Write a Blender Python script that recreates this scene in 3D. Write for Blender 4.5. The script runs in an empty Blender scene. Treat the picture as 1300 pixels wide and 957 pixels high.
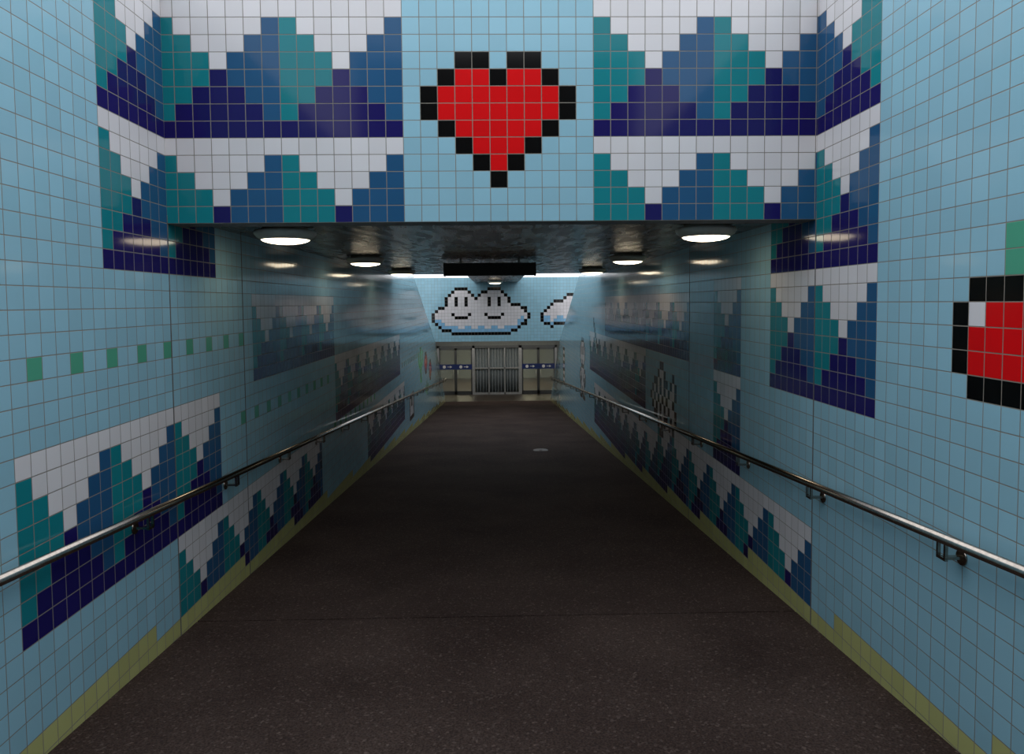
import bpy, bmesh, math, random
from mathutils import Matrix, Vector
random.seed(4)
EYE=1.65; PV=0.097; H0=0.472; HW=1.9; HR=1.875; SL=0.073
D0=-4.95
def Z(h): return h+EYE
def rowz(k): return Z(H0+PV*k)
def floorz(d): return -SL*min(d,26.0)
sc=bpy.context.scene
sc.view_settings.view_transform='Standard'

# ---------------------------------------------------------------- materials
def new_mat(name):
    m=bpy.data.materials.new(name); m.use_nodes=True
    nt=m.node_tree; b=nt.nodes['Principled BSDF']; return m,nt,b
def simple(name,col,rough=.5,metal=0,emit=None,es=0,noise=0.0,nscale=20,bump=0.0):
    m,nt,b=new_mat(name)
    b.inputs['Base Color'].default_value=(*col,1); b.inputs['Roughness'].default_value=rough
    b.inputs['Metallic'].default_value=metal
    if emit: 
        b.inputs['Emission Color'].default_value=(*emit,1); b.inputs['Emission Strength'].default_value=es
    if noise or bump:
        tc=nt.nodes.new('ShaderNodeTexCoord'); n=nt.nodes.new('ShaderNodeTexNoise')
        n.inputs['Scale'].default_value=nscale; n.inputs['Detail'].default_value=5
        nt.links.new(tc.outputs['Object'],n.inputs['Vector'])
        if noise:
            r=nt.nodes.new('ShaderNodeValToRGB')
            r.color_ramp.elements[0].position=.3; r.color_ramp.elements[1].position=.7
            r.color_ramp.elements[0].color=(*[c*(1-noise) for c in col],1)
            r.color_ramp.elements[1].color=(*[min(1,c*(1+noise)) for c in col],1)
            nt.links.new(n.outputs['Fac'],r.inputs['Fac']); nt.links.new(r.outputs['Color'],b.inputs['Base Color'])
        if bump:
            bp=nt.nodes.new('ShaderNodeBump'); bp.inputs['Strength'].default_value=bump; bp.inputs['Distance'].default_value=.01
            nt.links.new(n.outputs['Fac'],bp.inputs['Height']); nt.links.new(bp.outputs['Normal'],b.inputs['Normal'])
    return m

def tile_material():
    m,nt,b=new_mat('glazed_tiles'); N=nt.nodes.new; L=nt.links.new
    def math_(op,a,bb=None):
        n=N('ShaderNodeMath'); n.operation=op
        for i,v in enumerate([a,bb]):
            if v is None: continue
            if isinstance(v,(int,float)): n.inputs[i].default_value=v
            else: L(v,n.inputs[i])
        return n.outputs[0]
    uv=N('ShaderNodeUVMap'); uv.uv_map='tileuv'
    sep=N('ShaderNodeSeparateXYZ'); L(uv.outputs[0],sep.inputs[0])
    fx=math_('FRACT',sep.outputs[0]); fy=math_('FRACT',sep.outputs[1])
    ex=math_('MINIMUM',fx,math_('SUBTRACT',1.0,fx)); ey=math_('MINIMUM',fy,math_('SUBTRACT',1.0,fy))
    e=math_('MINIMUM',ex,ey)
    mr=N('ShaderNodeMapRange'); mr.interpolation_type='SMOOTHSTEP'
    mr.inputs['From Min'].default_value=.013; mr.inputs['From Max'].default_value=.030
    L(e,mr.inputs['Value']); mask=mr.outputs[0]
    cx=math_('FLOOR',sep.outputs[0]); cy=math_('FLOOR',sep.outputs[1])
    comb=N('ShaderNodeCombineXYZ'); L(cx,comb.inputs[0]); L(cy,comb.inputs[1])
    wn=N('ShaderNodeTexWhiteNoise'); wn.noise_dimensions='3D'; L(comb.outputs[0],wn.inputs['Vector'])
    at=N('ShaderNodeAttribute'); at.attribute_name='tile_col'
    hsv=N('ShaderNodeHueSaturation'); L(at.outputs['Color'],hsv.inputs['Color'])
    vr=N('ShaderNodeMapRange'); L(wn.outputs['Value'],vr.inputs['Value']); vr.inputs['To Min'].default_value=.94; vr.inputs['To Max'].default_value=1.04
    L(vr.outputs[0],hsv.inputs['Value'])
    mix=N('ShaderNodeMix'); mix.data_type='RGBA'; L(mask,mix.inputs['Factor'])
    mix.inputs['A'].default_value=(.23,.205,.17,1); L(hsv.outputs[0],mix.inputs['B'])
    L(mix.outputs['Result'],b.inputs['Base Color'])
    rr=N('ShaderNodeMapRange'); L(mask,rr.inputs['Value']); rr.inputs['To Min'].default_value=.85; rr.inputs['To Max'].default_value=.10
    L(rr.outputs[0],b.inputs['Roughness'])
    b.inputs['IOR'].default_value=1.34
    b.inputs['Specular IOR Level'].default_value=.38
    sc_=N('ShaderNodeSeparateColor'); L(wn.outputs['Color'],sc_.inputs[0])
    tx=math_('MULTIPLY',math_('SUBTRACT',sc_.outputs[0],.5),fx); ty=math_('MULTIPLY',math_('SUBTRACT',sc_.outputs[1],.5),fy)
    hgt=math_('ADD',mask,math_('MULTIPLY',math_('ADD',tx,ty),1.0))
    bp=N('ShaderNodeBump'); bp.inputs['Strength'].default_value=.5; bp.inputs['Distance'].default_value=.0015
    L(hgt,bp.inputs['Height']); L(bp.outputs[0],b.inputs['Normal'])
    return m
M_TILE=tile_material()
M_CONC=simple('concrete',(.25,.24,.23),.9,noise=.2,bump=.3)
M_BLOCKER=simple('sky_blocker_dark',(.045,.04,.038),.9,noise=.3,bump=.3)  # dark surface for the added sky blocker behind the camera

def asphalt():
    m,nt,b=new_mat('asphalt'); N=nt.nodes.new; L=nt.links.new
    tc=N('ShaderNodeTexCoord')
    n1=N('ShaderNodeTexNoise'); n1.inputs['Scale'].default_value=1.3; n1.inputs['Detail'].default_value=8
    v=N('ShaderNodeTexVoronoi'); v.inputs['Scale'].default_value=85
    n2=N('ShaderNodeTexNoise'); n2.inputs['Scale'].default_value=110; n2.inputs['Detail'].default_value=4
    for n in (n1,v,n2): L(tc.outputs['Object'],n.inputs['Vector'])
    r=N('ShaderNodeValToRGB'); L(n1.outputs['Fac'],r.inputs['Fac'])
    r.color_ramp.elements[0].position=.3; r.color_ramp.elements[0].color=(.033,.0205,.0170,1)
    r.color_ramp.elements[1].position=.75; r.color_ramp.elements[1].color=(.062,.042,.035,1)
    r2=N('ShaderNodeValToRGB'); L(v.outputs['Color'],r2.inputs['Fac'])
    r2.color_ramp.elements[0].position=.74; r2.color_ramp.elements[0].color=(0,0,0,1)
    r2.color_ramp.elements[1].position=1; r2.color_ramp.elements[1].color=(.085,.065,.056,1)
    mx=N('ShaderNodeMix'); mx.data_type='RGBA'; mx.blend_type='ADD'; mx.inputs['Factor'].default_value=.8
    r3=N('ShaderNodeValToRGB'); L(n2.outputs['Fac'],r3.inputs['Fac'])
    r3.color_ramp.elements[0].position=.35; r3.color_ramp.elements[0].color=(.55,.55,.55,1)
    r3.color_ramp.elements[1].position=.65; r3.color_ramp.elements[1].color=(1.3,1.3,1.3,1)
    mm=N('ShaderNodeMix'); mm.data_type='RGBA'; mm.blend_type='MULTIPLY'; mm.inputs['Factor'].default_value=1
    L(r.outputs[0],mm.inputs['A']); L(r3.outputs[0],mm.inputs['B'])
    L(mm.outputs['Result'],mx.inputs['A']); L(r2.outputs[0],mx.inputs['B']); L(mx.outputs['Result'],b.inputs['Base Color'])
    b.inputs['Roughness'].default_value=.9
    b.inputs['Specular IOR Level'].default_value=.12
    bp=N('ShaderNodeBump'); bp.inputs['Strength'].default_value=.6; bp.inputs['Distance'].default_value=.004
    L(n2.outputs['Fac'],bp.inputs['Height']); L(bp.outputs[0],b.inputs['Normal'])
    return m
M_ASPH=asphalt()
def ceilmat():
    m,nt,b=new_mat('dark_ceiling_panels'); N=nt.nodes.new; L=nt.links.new
    tc=N('ShaderNodeTexCoord'); br=N('ShaderNodeTexBrick')
    mp=N('ShaderNodeMapping'); mp.inputs['Rotation'].default_value=(0,0,math.pi/2); L(tc.outputs['Object'],mp.inputs['Vector'])
    L(mp.outputs[0],br.inputs['Vector'])
    br.inputs['Scale'].default_value=1; br.inputs['Brick Width'].default_value=1.5; br.inputs['Row Height'].default_value=.19
    br.inputs['Mortar Size'].default_value=.011; br.offset=.0
    br.inputs['Color1'].default_value=(.022,.015,.010,1); br.inputs['Color2'].default_value=(.075,.045,.026,1); br.inputs['Mortar'].default_value=(.002,.002,.002,1)
    L(br.outputs['Color'],b.inputs['Base Color'])
    n=N('ShaderNodeTexNoise'); n.inputs['Scale'].default_value=4; n.inputs['Detail'].default_value=3
    mp2=N('ShaderNodeMapping'); mp2.inputs['Scale'].default_value=(3,.7,1); L(tc.outputs['Object'],mp2.inputs['Vector']); L(mp2.outputs[0],n.inputs['Vector'])
    r=N('ShaderNodeMapRange'); L(n.outputs['Fac'],r.inputs['Value']); r.inputs['To Min'].default_value=.12; r.inputs['To Max'].default_value=.42; L(r.outputs[0],b.inputs['Roughness'])
    b.inputs['Specular Tint'].default_value=(1,.76,.50,1); b.inputs['IOR'].default_value=1.45
    m1=N('ShaderNodeMath'); m1.operation='MULTIPLY'; L(n.outputs['Fac'],m1.inputs[0]); m1.inputs[1].default_value=.4
    ad=N('ShaderNodeMath'); ad.operation='SUBTRACT'; L(m1.outputs[0],ad.inputs[0]); L(br.outputs['Fac'],ad.inputs[1])
    bp=N('ShaderNodeBump'); bp.inputs['Strength'].default_value=.7; bp.inputs['Distance'].default_value=.02
    L(ad.outputs[0],bp.inputs['Height']); L(bp.outputs[0],b.inputs['Normal'])
    return m
M_CEIL=ceilmat()
M_STEEL=simple('brushed_steel',(.36,.32,.28),.2,1.0,noise=.15,nscale=60)
M_ALU=simple('aluminium',(.42,.43,.43),.45,.5,noise=.1)
M_FRAME=simple('door_frame_metal',(.10,.105,.105),.4,.6,noise=.1)
M_BLACK=simple('black_metal',(.012,.012,.012),.5,noise=.2)
M_RIM=simple('lamp_rim',(.74,.68,.58),.45,noise=.05)
M_GLOW=simple('lamp_diffuser',(.9,.85,.75),.3,emit=(1,.84,.60),es=6.0,noise=.02)
M_SEAL=simple('sealant',(.12,.11,.10),.7,noise=.2)
M_BLUE=simple('sign_blue',(.01,.03,.16),.4,noise=.1)
M_WHITE=simple('sign_white',(.8,.8,.8),.4,noise=.05)
M_CURT=simple('curtain_fabric',(.28,.32,.34),.8,noise=.15)
M_HALL=simple('hall_plaster',(.20,.22,.22),.8,noise=.1)
M_HFLOOR=simple('hall_floor',(.05,.037,.026),.4,noise=.25,nscale=6)
M_WARM=simple('warm_tube',(.9,.8,.6),.4,emit=(1,.82,.5),es=6,noise=.02)
mg,nt,b=new_mat('door_glass'); M_GLASS=mg
b.inputs['Base Color'].default_value=(.75,.82,.82,1); b.inputs['Roughness'].default_value=.05
b.inputs['Transmission Weight'].default_value=.92; b.inputs['IOR'].default_value=1.1

# ---------------------------------------------------------------- mesh helpers
def link(o): sc.collection.objects.link(o); return o
class MB:
    def __init__(s,name,mats): s.bm=bmesh.new(); s.name=name; s.mats=mats
    def box(s,x0,x1,y0,y1,z0,z1,mi=0,bev=0):
        r=bmesh.ops.create_cube(s.bm,size=1,matrix=Matrix.Translation(((x0+x1)/2,(y0+y1)/2,(z0+z1)/2))@Matrix.Diagonal((abs(x1-x0),abs(y1-y0),abs(z1-z0),1)))
        fs=set(f for v in r['verts'] for f in v.link_faces)
        for f in fs: f.material_index=mi
        if bev:
            es=list(set(e for v in r['verts'] for e in v.link_edges))
            bb=bmesh.ops.bevel(s.bm,geom=es,offset=bev,segments=2,affect='EDGES')
            for f in bb['faces']: f.material_index=mi
    def prism(s,pts,y0,y1,mi=0):
        a=[s.bm.verts.new((p[0],y0,p[1])) for p in pts]; c=[s.bm.verts.new((p[0],y1,p[1])) for p in pts]
        n=len(pts); fs=[s.bm.faces.new(a),s.bm.faces.new(c[::-1])]
        for i in range(n): fs.append(s.bm.faces.new((a[i],c[i],c[(i+1)%n],a[(i+1)%n])))
        for f in fs: f.material_index=mi
    def cyl(s,p0,p1,r,mi=0,seg=16,r2=None):
        p0=Vector(p0);p1=Vector(p1);d=p1-p0
        q=Vector((0,0,1)).rotation_difference(d).to_matrix().to_4x4()
        rr=bmesh.ops.create_cone(s.bm,cap_ends=True,segments=seg,radius1=r,radius2=r if r2 is None else r2,depth=d.length,matrix=Matrix.Translation((p0+p1)/2)@q)
        for f in set(f for v in rr['verts'] for f in v.link_faces): f.material_index=mi; f.smooth=len(f.verts)==4
    def lathe(s,prof,c,mis,seg=40):
        rings=[]
        for r,z in prof:
            if r<1e-5: rings.append([s.bm.verts.new((c[0],c[1],c[2]+z))])
            else: rings.append([s.bm.verts.new((c[0]+r*math.cos(2*math.pi*i/seg),c[1]+r*math.sin(2*math.pi*i/seg),c[2]+z)) for i in range(seg)])
        for j in range(len(rings)-1):
            A,B=rings[j],rings[j+1]
            for i in range(seg):
                k=(i+1)%seg
                if len(A)==1: f=s.bm.faces.new((A[0],B[i],B[k]))
                elif len(B)==1: f=s.bm.faces.new((A[i],A[k],B[0]))
                else: f=s.bm.faces.new((A[i],A[k],B[k],B[i]))
                f.material_index=mis[j]; f.smooth=True
    def done(s):
        bmesh.ops.recalc_face_normals(s.bm,faces=s.bm.faces)
        me=bpy.data.meshes.new(s.name); s.bm.to_mesh(me); s.bm.free()
        for m in s.mats: me.materials.append(m)
        return link(bpy.data.objects.new(s.name,me))

# ---------------------------------------------------------------- tile patterns
C={'b':(.28,.50,.60),'w':(.68,.65,.66),'t':(.010,.20,.23),'m':(.020,.09,.20),'n':(.014,.011,.105),
   'k':(.004,.004,.004),'r':(.68,.007,.009),'y':(.46,.45,.18),'g':(.08,.34,.22),'s':(.22,.46,.68),'G':(.10,.55,.16)}
def mountain(o,j,rows=8):
    a=abs(o)
    if j<4-a: return 'w'
    if j>=rows-(4-a): return 'n'
    return 't' if o<0 else ('m' if o>0 else 'n')
class Grid(dict):
    def band(s,c0,c1,ktop,rows=8,flip=False,phase=0,full=8):
        n=c1-c0
        for i in range(n):
            ii=(n-1-i) if flip else i
            o=((ii+phase)%7)-3
            for j in range(rows): s[(c0+i,ktop-j)]=mountain(o,j,full)
    def sprite(s,c0,ktop,lines,flip=False):
        for j,l in enumerate(lines):
            if flip: l=l[::-1]
            for i,ch in enumerate(l):
                if ch not in '. ': s[(c0+i,ktop-j)]=ch
def col(d): return int(round((d-D0)/.1))

def tile_wall(name,grid,ncol,k0,k1,pt,thick,cuts=(),default='b',yellow=False,uvo=0,rev=False):
    bm=bmesh.new(); uvl=bm.loops.layers.uv.new('tileuv'); cl=bm.loops.layers.float_color.new('tile_col')
    vs={}
    for c in range(ncol+1):
        for k in range(k0,k1+2): vs[(c,k)]=bm.verts.new(pt(c,k))
    quad=((0,0),(1,0),(1,1),(0,1))
    if rev: quad=quad[::-1]
    for c in range(ncol):
        for k in range(k0,k1+1):
            f=bm.faces.new([vs[(c+a,k+bb)] for a,bb in quad])
            ch=grid.get((c,k),default)
            if yellow:
                d=D0+.1*(c+.5)
                if rowz(k)<floorz(d)+.085: ch='y'
            co=(*C[ch],1)
            for l,(a,bb) in zip(f.loops,quad):
                l[uvl].uv=(c+a+uvo,k+bb+200); l[cl]=co
    for co,no in cuts:
        g=bm.verts[:]+bm.edges[:]+bm.faces[:]
        bmesh.ops.bisect_plane(bm,geom=g,plane_co=co,plane_no=no,clear_outer=True,dist=1e-5)
    me=bpy.data.meshes.new(name); bm.to_mesh(me); bm.free()
    me.materials.append(M_TILE); me.materials.append(M_CONC)
    o=link(bpy.data.objects.new(name,me))
    s=o.modifiers.new('thickness','SOLIDIFY'); s.thickness=thick; s.offset=-1; s.material_offset=1; s.material_offset_rim=1
    return o

def side_cuts():
    cuts=[]
    cuts.append(((0,0,floorz(0)-.02),(0,-SL,-1)))
    def ln(p,q):
        d=Vector((0,q[0]-p[0],q[1]-p[1])); n=Vector((0,-d.z,d.y)).normalized()
        return ((0,p[0],Z(p[1])),n)
    cuts.append(ln((16.6,.61),(22,-1.17))); cuts.append(ln((22,-1.17),(26,-3.56)))
    return cuts
NC=312
# left wall
GL=Grid()
GL.band(col(3.55),col(4.25),12); 
GL.band(col(3.55),col(4.95),4)
GL.band(col(2.85),col(4.95),-12)
GL.band(col(4.25),col(7.75),-20)
GL.band(col(5.65),col(8.45),-5,rows=7,full=7)
GL.band(col(8.45),col(14.05),-12)
GL.band(col(10.45),col(14.65),-22)
for i in range(9): GL[(col(2.95)+3*i,-8)]='g'
for i in range(10): GL[(col(5.35)+3*i,-14)]='g'
for i in range(10): GL[(col(8.35)+3*i,-20)]='g'
for i in range(10): GL[(col(14.35)+3*i,-18)]='g'
tree=[".....GGG....",".GG..GGG..GG",".GG..GGG..GG",".GGG.GGG.GGG","..GGGGGGGGG.","....GGGGG...",".....GGG....",".....GGG....",".....GGG...."]
GL.sprite(col(17.2),-17,tree)
fl=["..kkkk..",".krrrrk.","krrwrrrk","krrrrrrk",".krrrrk.","..kkkk.."]
GL.sprite(col(18.7),-19,fl)
GL.sprite(col(19.9),-22,fl)
GL.sprite(col(18.9),-27,["...GG...","GG.GG.GG",".GGGGGG.","...GG..."])
GL.sprite(col(15.4),-26,["kkkkkkkk","kwwkkwwk","kwwkkwwk","kwwwwwwk","kwwwwwwk","kkkkkkkk"])
ptL=lambda c,k:(-HW,D0+.1*c,rowz(k))
wl=tile_wall('wall_left',GL,NC,-42,14,ptL,.2,side_cuts(),yellow=True)
# right wall
GR=Grid()
GR.band(col(3.55),col(4.25),12)
GR.band(col(3.55),col(4.95),4,flip=True)
GR.band(col(3.55),col(4.95),-4,flip=True)
GR.band(col(5.55),col(6.25),-4,flip=True); GR.band(col(5.55),col(6.25),-12,flip=True)
GR.band(col(7.05),col(12.65),-5,rows=7,full=7,flip=True)
GR.band(col(9.15),col(14.75),-12,flip=True)
GR.band(col(4.25),col(8.45),-20,flip=True)
GR.band(col(8.45),col(14.05),-22,flip=True)
c0=col(2.85)
def colset(i,spec):
    for k,ch in spec.items(): GR[(c0-i,k)]=ch
colset(0,{-6:'k',-7:'k',-8:'k'})
colset(1,{-5:'k',-6:'w',-7:'r',-8:'r',-9:'k'})
for i in (2,3,4,5): colset(i,{-5:'k',-6:'r',-7:'r',-8:'r',-9:'k'})
colset(3,{-4:'g',-3:'g'}); colset(4,{-2:'g'}); colset(5,{-1:'g'})
colset(6,{-6:'k',-7:'k',-8:'k'})
GR.sprite(col(7.45),-13,[
"......kk.......",
".....kwwk...k..",
"...kkwkwkk.kwk.",
"..kwkwkwkwkwwk.",
".kwkwkwkwkwwk..",
"..kwkwkwkwkwwk.",
"...kkwkwkk.kwk.",
".....kwwk...k..",
"......kk......."],flip=True)
GR.sprite(col(15.45),-14,[
"....kkkkk...",
"...kwwwwwk..",
"..kwwkwkwwk.",
"..kwwkwkwwk.",
"..kwwwwwwwk.",
"...kwwkwwk..",
"....kkkkk...",
"..kkwwwwwkk.",
".kwwkwwwkwwk",
".kwkkwwwkkwk",
"..kkwwwwwkk.",
"...kwwkwwk..",
"...kwkkkwk..",
"..kkkk.kkkk."],flip=True)
GR.sprite(col(13.4),-9,["k......","kk.....",".kk....","..kk...","...kk..","....kk.",".....kk"],flip=True)
GR.sprite(col(20.3),-19,["kkkkkk","kwwwwk","kkkkkk","kwwwwk","kkkkkk","kwwwwk","kkkkkk","kwwwwk","kkkkkk","kwwwwk","kkkkkk"])
ptR=lambda c,k:(HR,D0+.1*c,rowz(k))
wr=tile_wall('wall_right',GR,NC,-42,14,ptR,.2,side_cuts(),yellow=True,uvo=500,rev=True)

# header wall with heart
GH=Grid(); X0=-.534-1.4
GH.band(0,14,12); GH.band(0,14,4)
GH.band(25,39,12); GH.band(25,39,4)
heart=["..kk.kk..",".krrkrrk.","krrrrrrrk","krrrrrrrk",".krrrrrk.","..krrrk..","...krk...","....k...."]
GH.sprite(15,9,heart)
ptH=lambda c,k:(X0+.1*c,4.25,rowz(k))
wh=tile_wall('wall_header',GH,39,0,13,ptH,.2,[((-HW-.0,0,0),(-1,0,0)),((HR,0,0),(1,0,0))],uvo=900)

# far bulkhead with clouds
DB=22.0
GF=Grid()
def cloud(ells,c0,c1,k0,k1):
    def ins(c,k):
        x=-3.4+.1*(c+.5); h=H0+PV*(k+.5)
        return any(((x-a)/ra)**2+((h-bb)/rb)**2<1 for a,bb,ra,rb in ells)
    for c in range(c0,c1):
        for k in range(k0,k1):
            if ins(c,k):
                edge=not(ins(c-1,k) and ins(c+1,k) and ins(c,k-1) and ins(c,k+1))
                if edge: GF[(c,k)]='k'
                else:
                    low=not(ins(c,k-2) and ins(c,k-3)) if c%4<2 else not ins(c,k-2)
                    GF[(c,k)]='s' if low else 'w'
def px(x): return (x-632)/41.8
def ph(y): return (384-y)/41.8
def E(x,y,a,bb): return (px(x),ph(y),a/41.8,bb/41.8)
cloud([E(586,385,20,21),E(627,386,22,21),E(566,402,18,14),E(655,401,18,15),E(590,411,34,14),E(628,411,34,15),E(606,400,20,14)],0,68,-16,3)
cloud([E(712,396,17,17),E(700,404,14,11),E(735,392,24,22),E(760,402,22,16),E(730,404,30,12)],0,68,-16,3)
def cr(x,y): return (int((px(x)+3.4)/.1),math.floor((ph(y)-H0)/PV))
for cx_,cy_ in (cr(581,388),cr(623,388)):
    for dx in (0,3):
        for dk in (0,1,2): GF[(cx_+dx,cy_+dk)]='k'
    for dx,dk in ((-1,-3),(0,-4),(1,-4),(2,-4),(3,-4),(4,-3)): GF[(cx_+dx,cy_+dk)]='k'
ptF=lambda c,k:(-3.4+.1*c,DB,rowz(k))
wf=tile_wall('wall_far',GF,68,-17,2,ptF,.25,[((0,0,Z(-1.17)),(0,0,-1))],uvo=1300)

# ---------------------------------------------------------------- floor, ceiling, shell
mb=MB('floor',[M_ASPH,M_SEAL])
prof=[(-5,floorz(-5)),(4.47,floorz(4.47)),(4.4701,floorz(4.47)-.006),(4.484,floorz(4.484)-.006),(4.4841,floorz(4.4841)),(26,floorz(26)),(26,floorz(26)-.12),(-5,floorz(-5)-.12)]
pts=[[mb.bm.verts.new((x,d,z)) for d,z in prof] for x in (-2.1,2.07)]
mb.bm.faces.new(pts[0]); mb.bm.faces.new(pts[1][::-1])
for i in range(len(prof)):
    j=(i+1)%len(prof); mb.bm.faces.new((pts[0][i],pts[1][i],pts[1][j],pts[0][j]))
mb.done()
mb=MB('back_sky_blocker',[M_BLOCKER]); mb.box(-2.6,2.6,-5.2,-5,0,Z(4.6)); mb.done()  # unseen, added behind the camera to keep sky reflections off the header tiles
mb=MB('hall_floor',[M_HFLOOR]); mb.box(-3.6,3.6,22,34,floorz(26)-.2,floorz(26)-.001); mb.done()
mb=MB('drain_cover',[simple('cast_iron',(.05,.045,.04),.5,.6,noise=.3)])
mb.cyl((.72,12.4,floorz(12.4)-.02),(.72,12.4,floorz(12.4)+.006),.13,0,24)
mb.cyl((.72,12.4,floorz(12.4)+.0),(.72,12.4,floorz(12.4)+.012),.03,0,12)
o=mb.done()

CZ=Z(.52)
mb=MB('ceiling',[M_CEIL]); mb.box(-HW,HR,4.44,13.2,CZ,CZ+.3); mb.done()
mb=MB('ceiling_spine',[M_CEIL]); mb.box(-.68,.62,13.2,22,Z(.61),Z(.76)); mb.done()
mb=MB('skylight_frame',[M_ALU])
for y in (14.2,16.2,18.2,20.2): mb.box(-3.4,3.4,y-.03,y+.03,Z(.95),Z(1.03))
for x in (-3.3,-1.9,-.6,.6,1.9,3.3): mb.box(x-.03,x+.03,13.2,22.2,Z(.96),Z(1.02))
mb.done()
mb=MB('trim_1',[M_SEAL])
mb.box(-HW,-HW+.002,4.245,4.255,floorz(4.25),CZ)
mb.box(-HW,-HW+.002,5.445,5.455,floorz(5.45),CZ); mb.done()
mb=MB('trim_2',[M_SEAL]); mb.box(HR-.002,HR,4.245,4.255,floorz(4.25),CZ); mb.box(HR-.002,HR,7.045,7.055,floorz(7.05),CZ); mb.done()
mb=MB('wall_outer_left',[M_HALL]); mb.box(-3.6,-3.4,13.2,34,-2.1,Z(1.0)); mb.done()
mb=MB('wall_outer_right',[M_HALL]); mb.box(3.4,3.6,13.2,34,-2.1,Z(1.0)); mb.done()
mb=MB('wall_hall_back',[M_HALL]); mb.box(-3.6,3.6,34,34.2,-2.1,Z(-.9)); mb.done()
mb=MB('ceiling_hall',[M_HALL]); mb.box(-3.4,3.4,22.25,34,Z(-1.1),Z(-.9)); mb.done()

# ---------------------------------------------------------------- lamps
def lamp(x,y,zc,s=1.0):
    mb=MB('ceiling_lamp',[M_RIM,M_GLOW])
    prof=[(0,0),(.15,0),(.155,-.012),(.195,-.018),(.207,-.028),(.207,-.040),(.192,-.062),(.168,-.078),(.160,-.082),(.145,-.092),(.11,-.102),(.06,-.109),(0,-.111)]
    prof=[(r*s,z*s) for r,z in prof]
    mb.lathe(prof,(x,y,zc),[0]*8+[1]*4)
    return mb.done()
for d in (5.0,8.0,11.0):
    for x in (-1.44,1.44): lamp(x,d,CZ)
lamp(-.06,19.6,Z(.61),1.0)

# ---------------------------------------------------------------- handrails
def rail(side,W,hgt,ds):
    mb=MB('handrail',[M_STEEL])
    x=side*(W-.085)
    y0,y1=-4.2,25.2
    P=lambda y:(x,y,floorz(y)+hgt)
    mb.cyl(P(y0),P(y1),.021,0,24)
    d=ds-3.75
    while d<y1:
        z=floorz(d)+hgt
        xi=x; xw=side*W
        mb.box(xi-.006,xi+.006,d-.03,d-.018,z-.075,z-.015,0)
        mb.box(xi-.006,xi+.006,d+.018,d+.03,z-.075,z-.015,0)
        mb.box(xi-.006,xi+.006,d-.03,d+.03,z-.085,z-.073,0)
        mb.box(min(xi,xw),max(xi,xw),d-.012,d+.012,z-.085,z-.073,0)
        mb.cyl((xw-side*.008,d,z-.079),(xw+side*.001,d,z-.079),.032,0,20)
        d+=1.25
    mb.cyl(P(y1),(side*W,y1+.02,P(y1)[2]),.021,0,16)
    return mb.done()
rail(-1,HW,.85,1.25); rail(1,HR,.89,.35)

# ---------------------------------------------------------------- hanging sign (seen from back)
mb=MB('hanging_sign',[M_BLACK,M_ALU])
mb.box(-.64,.46,8.95,9.08,CZ-.185,CZ-.03,0,.006)
for x in (-.45,.27): mb.cyl((x,9.015,CZ-.04),(x,9.015,CZ+.002),.012,1,12)
mb.box(-.66,-.64,8.945,9.085,CZ-.19,CZ-.025,0); mb.box(.46,.48,8.945,9.085,CZ-.19,CZ-.025,0)
mb.done()

# ---------------------------------------------------------------- door front
YD=28.0; ZF=floorz(26); ZT=ZF+1.80
def door(name,x0,x1):
    mb=MB(name,[M_FRAME,M_GLASS,M_BLUE,M_WHITE,M_ALU])
    xm=(x0+x1)/2; fr=.05
    for a,bb in ((x0,xm),(xm,x1)):
        mb.box(a,a+fr,YD-.03,YD+.03,ZF,ZT); mb.box(bb-fr,bb,YD-.03,YD+.03,ZF,ZT)
        mb.box(a,bb,YD-.03,YD+.03,ZT-.07,ZT); mb.box(a,bb,YD-.03,YD+.03,ZF,ZF+.14)
        mb.box(a+fr,bb-fr,YD-.006,YD+.006,ZF+.14,ZT-.07,1)
        mb.box(a,bb,YD-.04,YD-.031,ZF+.98,ZF+1.18,2)
        c=(a+bb)/2-.12
        mb.cyl((c,YD-.046,ZF+1.08),(c,YD-.04,ZF+1.08),.06,3,20)
        mb.box(c+.12,c+.24,YD-.046,YD-.04,ZF+1.07,ZF+1.09,3)
        mb.prism([(c+.22,ZF+1.03),(c+.30,ZF+1.08),(c+.22,ZF+1.13)],YD-.046,YD-.04,3)
        hx=bb-.09 if a==x0 else a+.09
        mb.cyl((hx,YD-.08,ZF+.6),(hx,YD-.08,ZF+.95),.012,4,10)
        for zz in (.64,.91): mb.cyl((hx,YD-.08,ZF+zz),(hx,YD-.03,ZF+zz),.008,4,8)
    return mb.done()
door('door_1',-2.28,-1.0); door('door_2',.92,2.2)
mb=MB('door_frame',[M_ALU,M_FRAME])
for a,bb in ((-2.36,-2.28),(-1.0,-.90),(.80,.92),(2.2,2.28)): mb.box(a,bb,YD-.06,YD+.06,ZF,ZT+.1)
mb.box(-2.36,2.28,YD-.06,YD+.06,ZT,ZT+.1,1)
for x in (-.36,.26): mb.box(x-.02,x+.02,YD-.05,YD-.0,ZF,ZT)
mb.box(-.9,.8,YD-.05,YD,ZF+1.0,ZF+1.05)
mb.box(-.9,.8,YD-.05,YD,ZF,ZF+.08)
mb.done()
mb=MB('curtain',[M_CURT])
n=160; a=[];bb=[]
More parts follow.
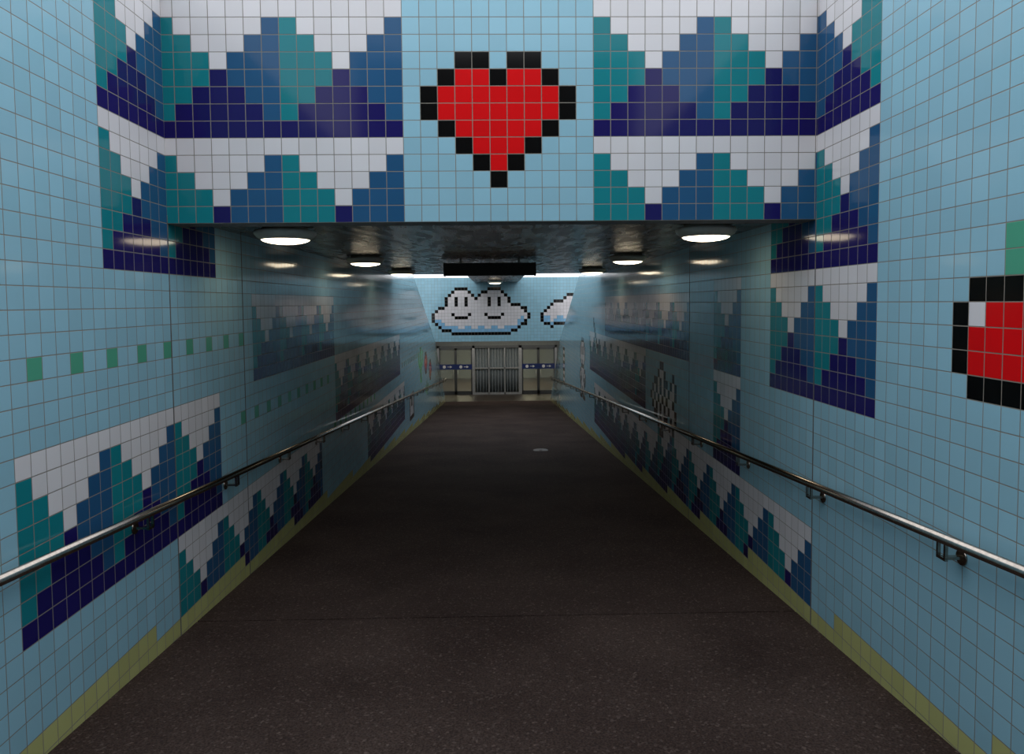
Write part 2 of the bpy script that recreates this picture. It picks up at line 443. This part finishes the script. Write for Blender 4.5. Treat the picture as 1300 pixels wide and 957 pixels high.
for i in range(n+1):
    x=-.9+1.7*i/n; y=YD+.14+.05*math.sin(i*2*math.pi/11)
    a.append(mb.bm.verts.new((x,y,ZF))); bb.append(mb.bm.verts.new((x,y,ZT)))
for i in range(n): 
    f=mb.bm.faces.new((a[i],a[i+1],bb[i+1],bb[i])); f.smooth=True
o=mb.done(); o.modifiers.new('s','SOLIDIFY').thickness=.01
mb=MB('wall_door_surround',[M_HALL])
mb.box(-3.4,-2.36,YD-.05,YD+.05,ZF,Z(-1.1)); mb.box(2.28,3.4,YD-.05,YD+.05,ZF,Z(-1.1))
mb.box(-2.36,2.28,YD-.05,YD+.05,ZT+.1,Z(-1.1)); mb.done()
for x in (-1.6,0,1.6):
    for y in (26.8,31):
        mb=MB('tube_light',[M_ALU,M_WARM])
        mb.box(x-.6,x+.6,y-.1,y+.1,Z(-1.165),Z(-1.101),0); mb.cyl((x-.55,y,Z(-1.19)),(x+.55,y,Z(-1.19)),.03,1,12)
        mb.done()
def area(name,loc,rot,sx,sy,p,colr):
    l=bpy.data.lights.new(name,'AREA'); l.shape='RECTANGLE'; l.size=sx; l.size_y=sy; l.energy=p; l.color=colr
    o=link(bpy.data.objects.new(name,l)); o.location=loc; o.rotation_euler=rot; return o
area('hall_light',(0,25.4,Z(-1.2)),(math.radians(25),0,0),4,.6,38,(1,.97,.93))
area('hall_light',(0,31,Z(-1.2)),(0,0,0),4,1.5,150,(1,.86,.60))

# ---------------------------------------------------------------- world
w=bpy.data.worlds.new('sky'); sc.world=w; w.use_nodes=True
bg=w.node_tree.nodes['Background']; bg.inputs[0].default_value=(.92,.95,1,1); bg.inputs[1].default_value=2.05

# ---------------------------------------------------------------- camera
cd=bpy.data.cameras.new('camera'); cam=link(bpy.data.objects.new('camera',cd)); sc.camera=cam
cd.sensor_fit='HORIZONTAL'; cd.sensor_width=36; cd.lens=920/1300*36; cd.shift_y=-45.5/1300; cd.clip_start=.05
R=Matrix.Rotation(math.radians(-1.12),4,'Z')@Matrix.Rotation(math.radians(90-3.05),4,'X')@Matrix.Rotation(math.radians(-.5),4,'Z')
cam.matrix_world=Matrix.Translation((0,0,EYE))@R
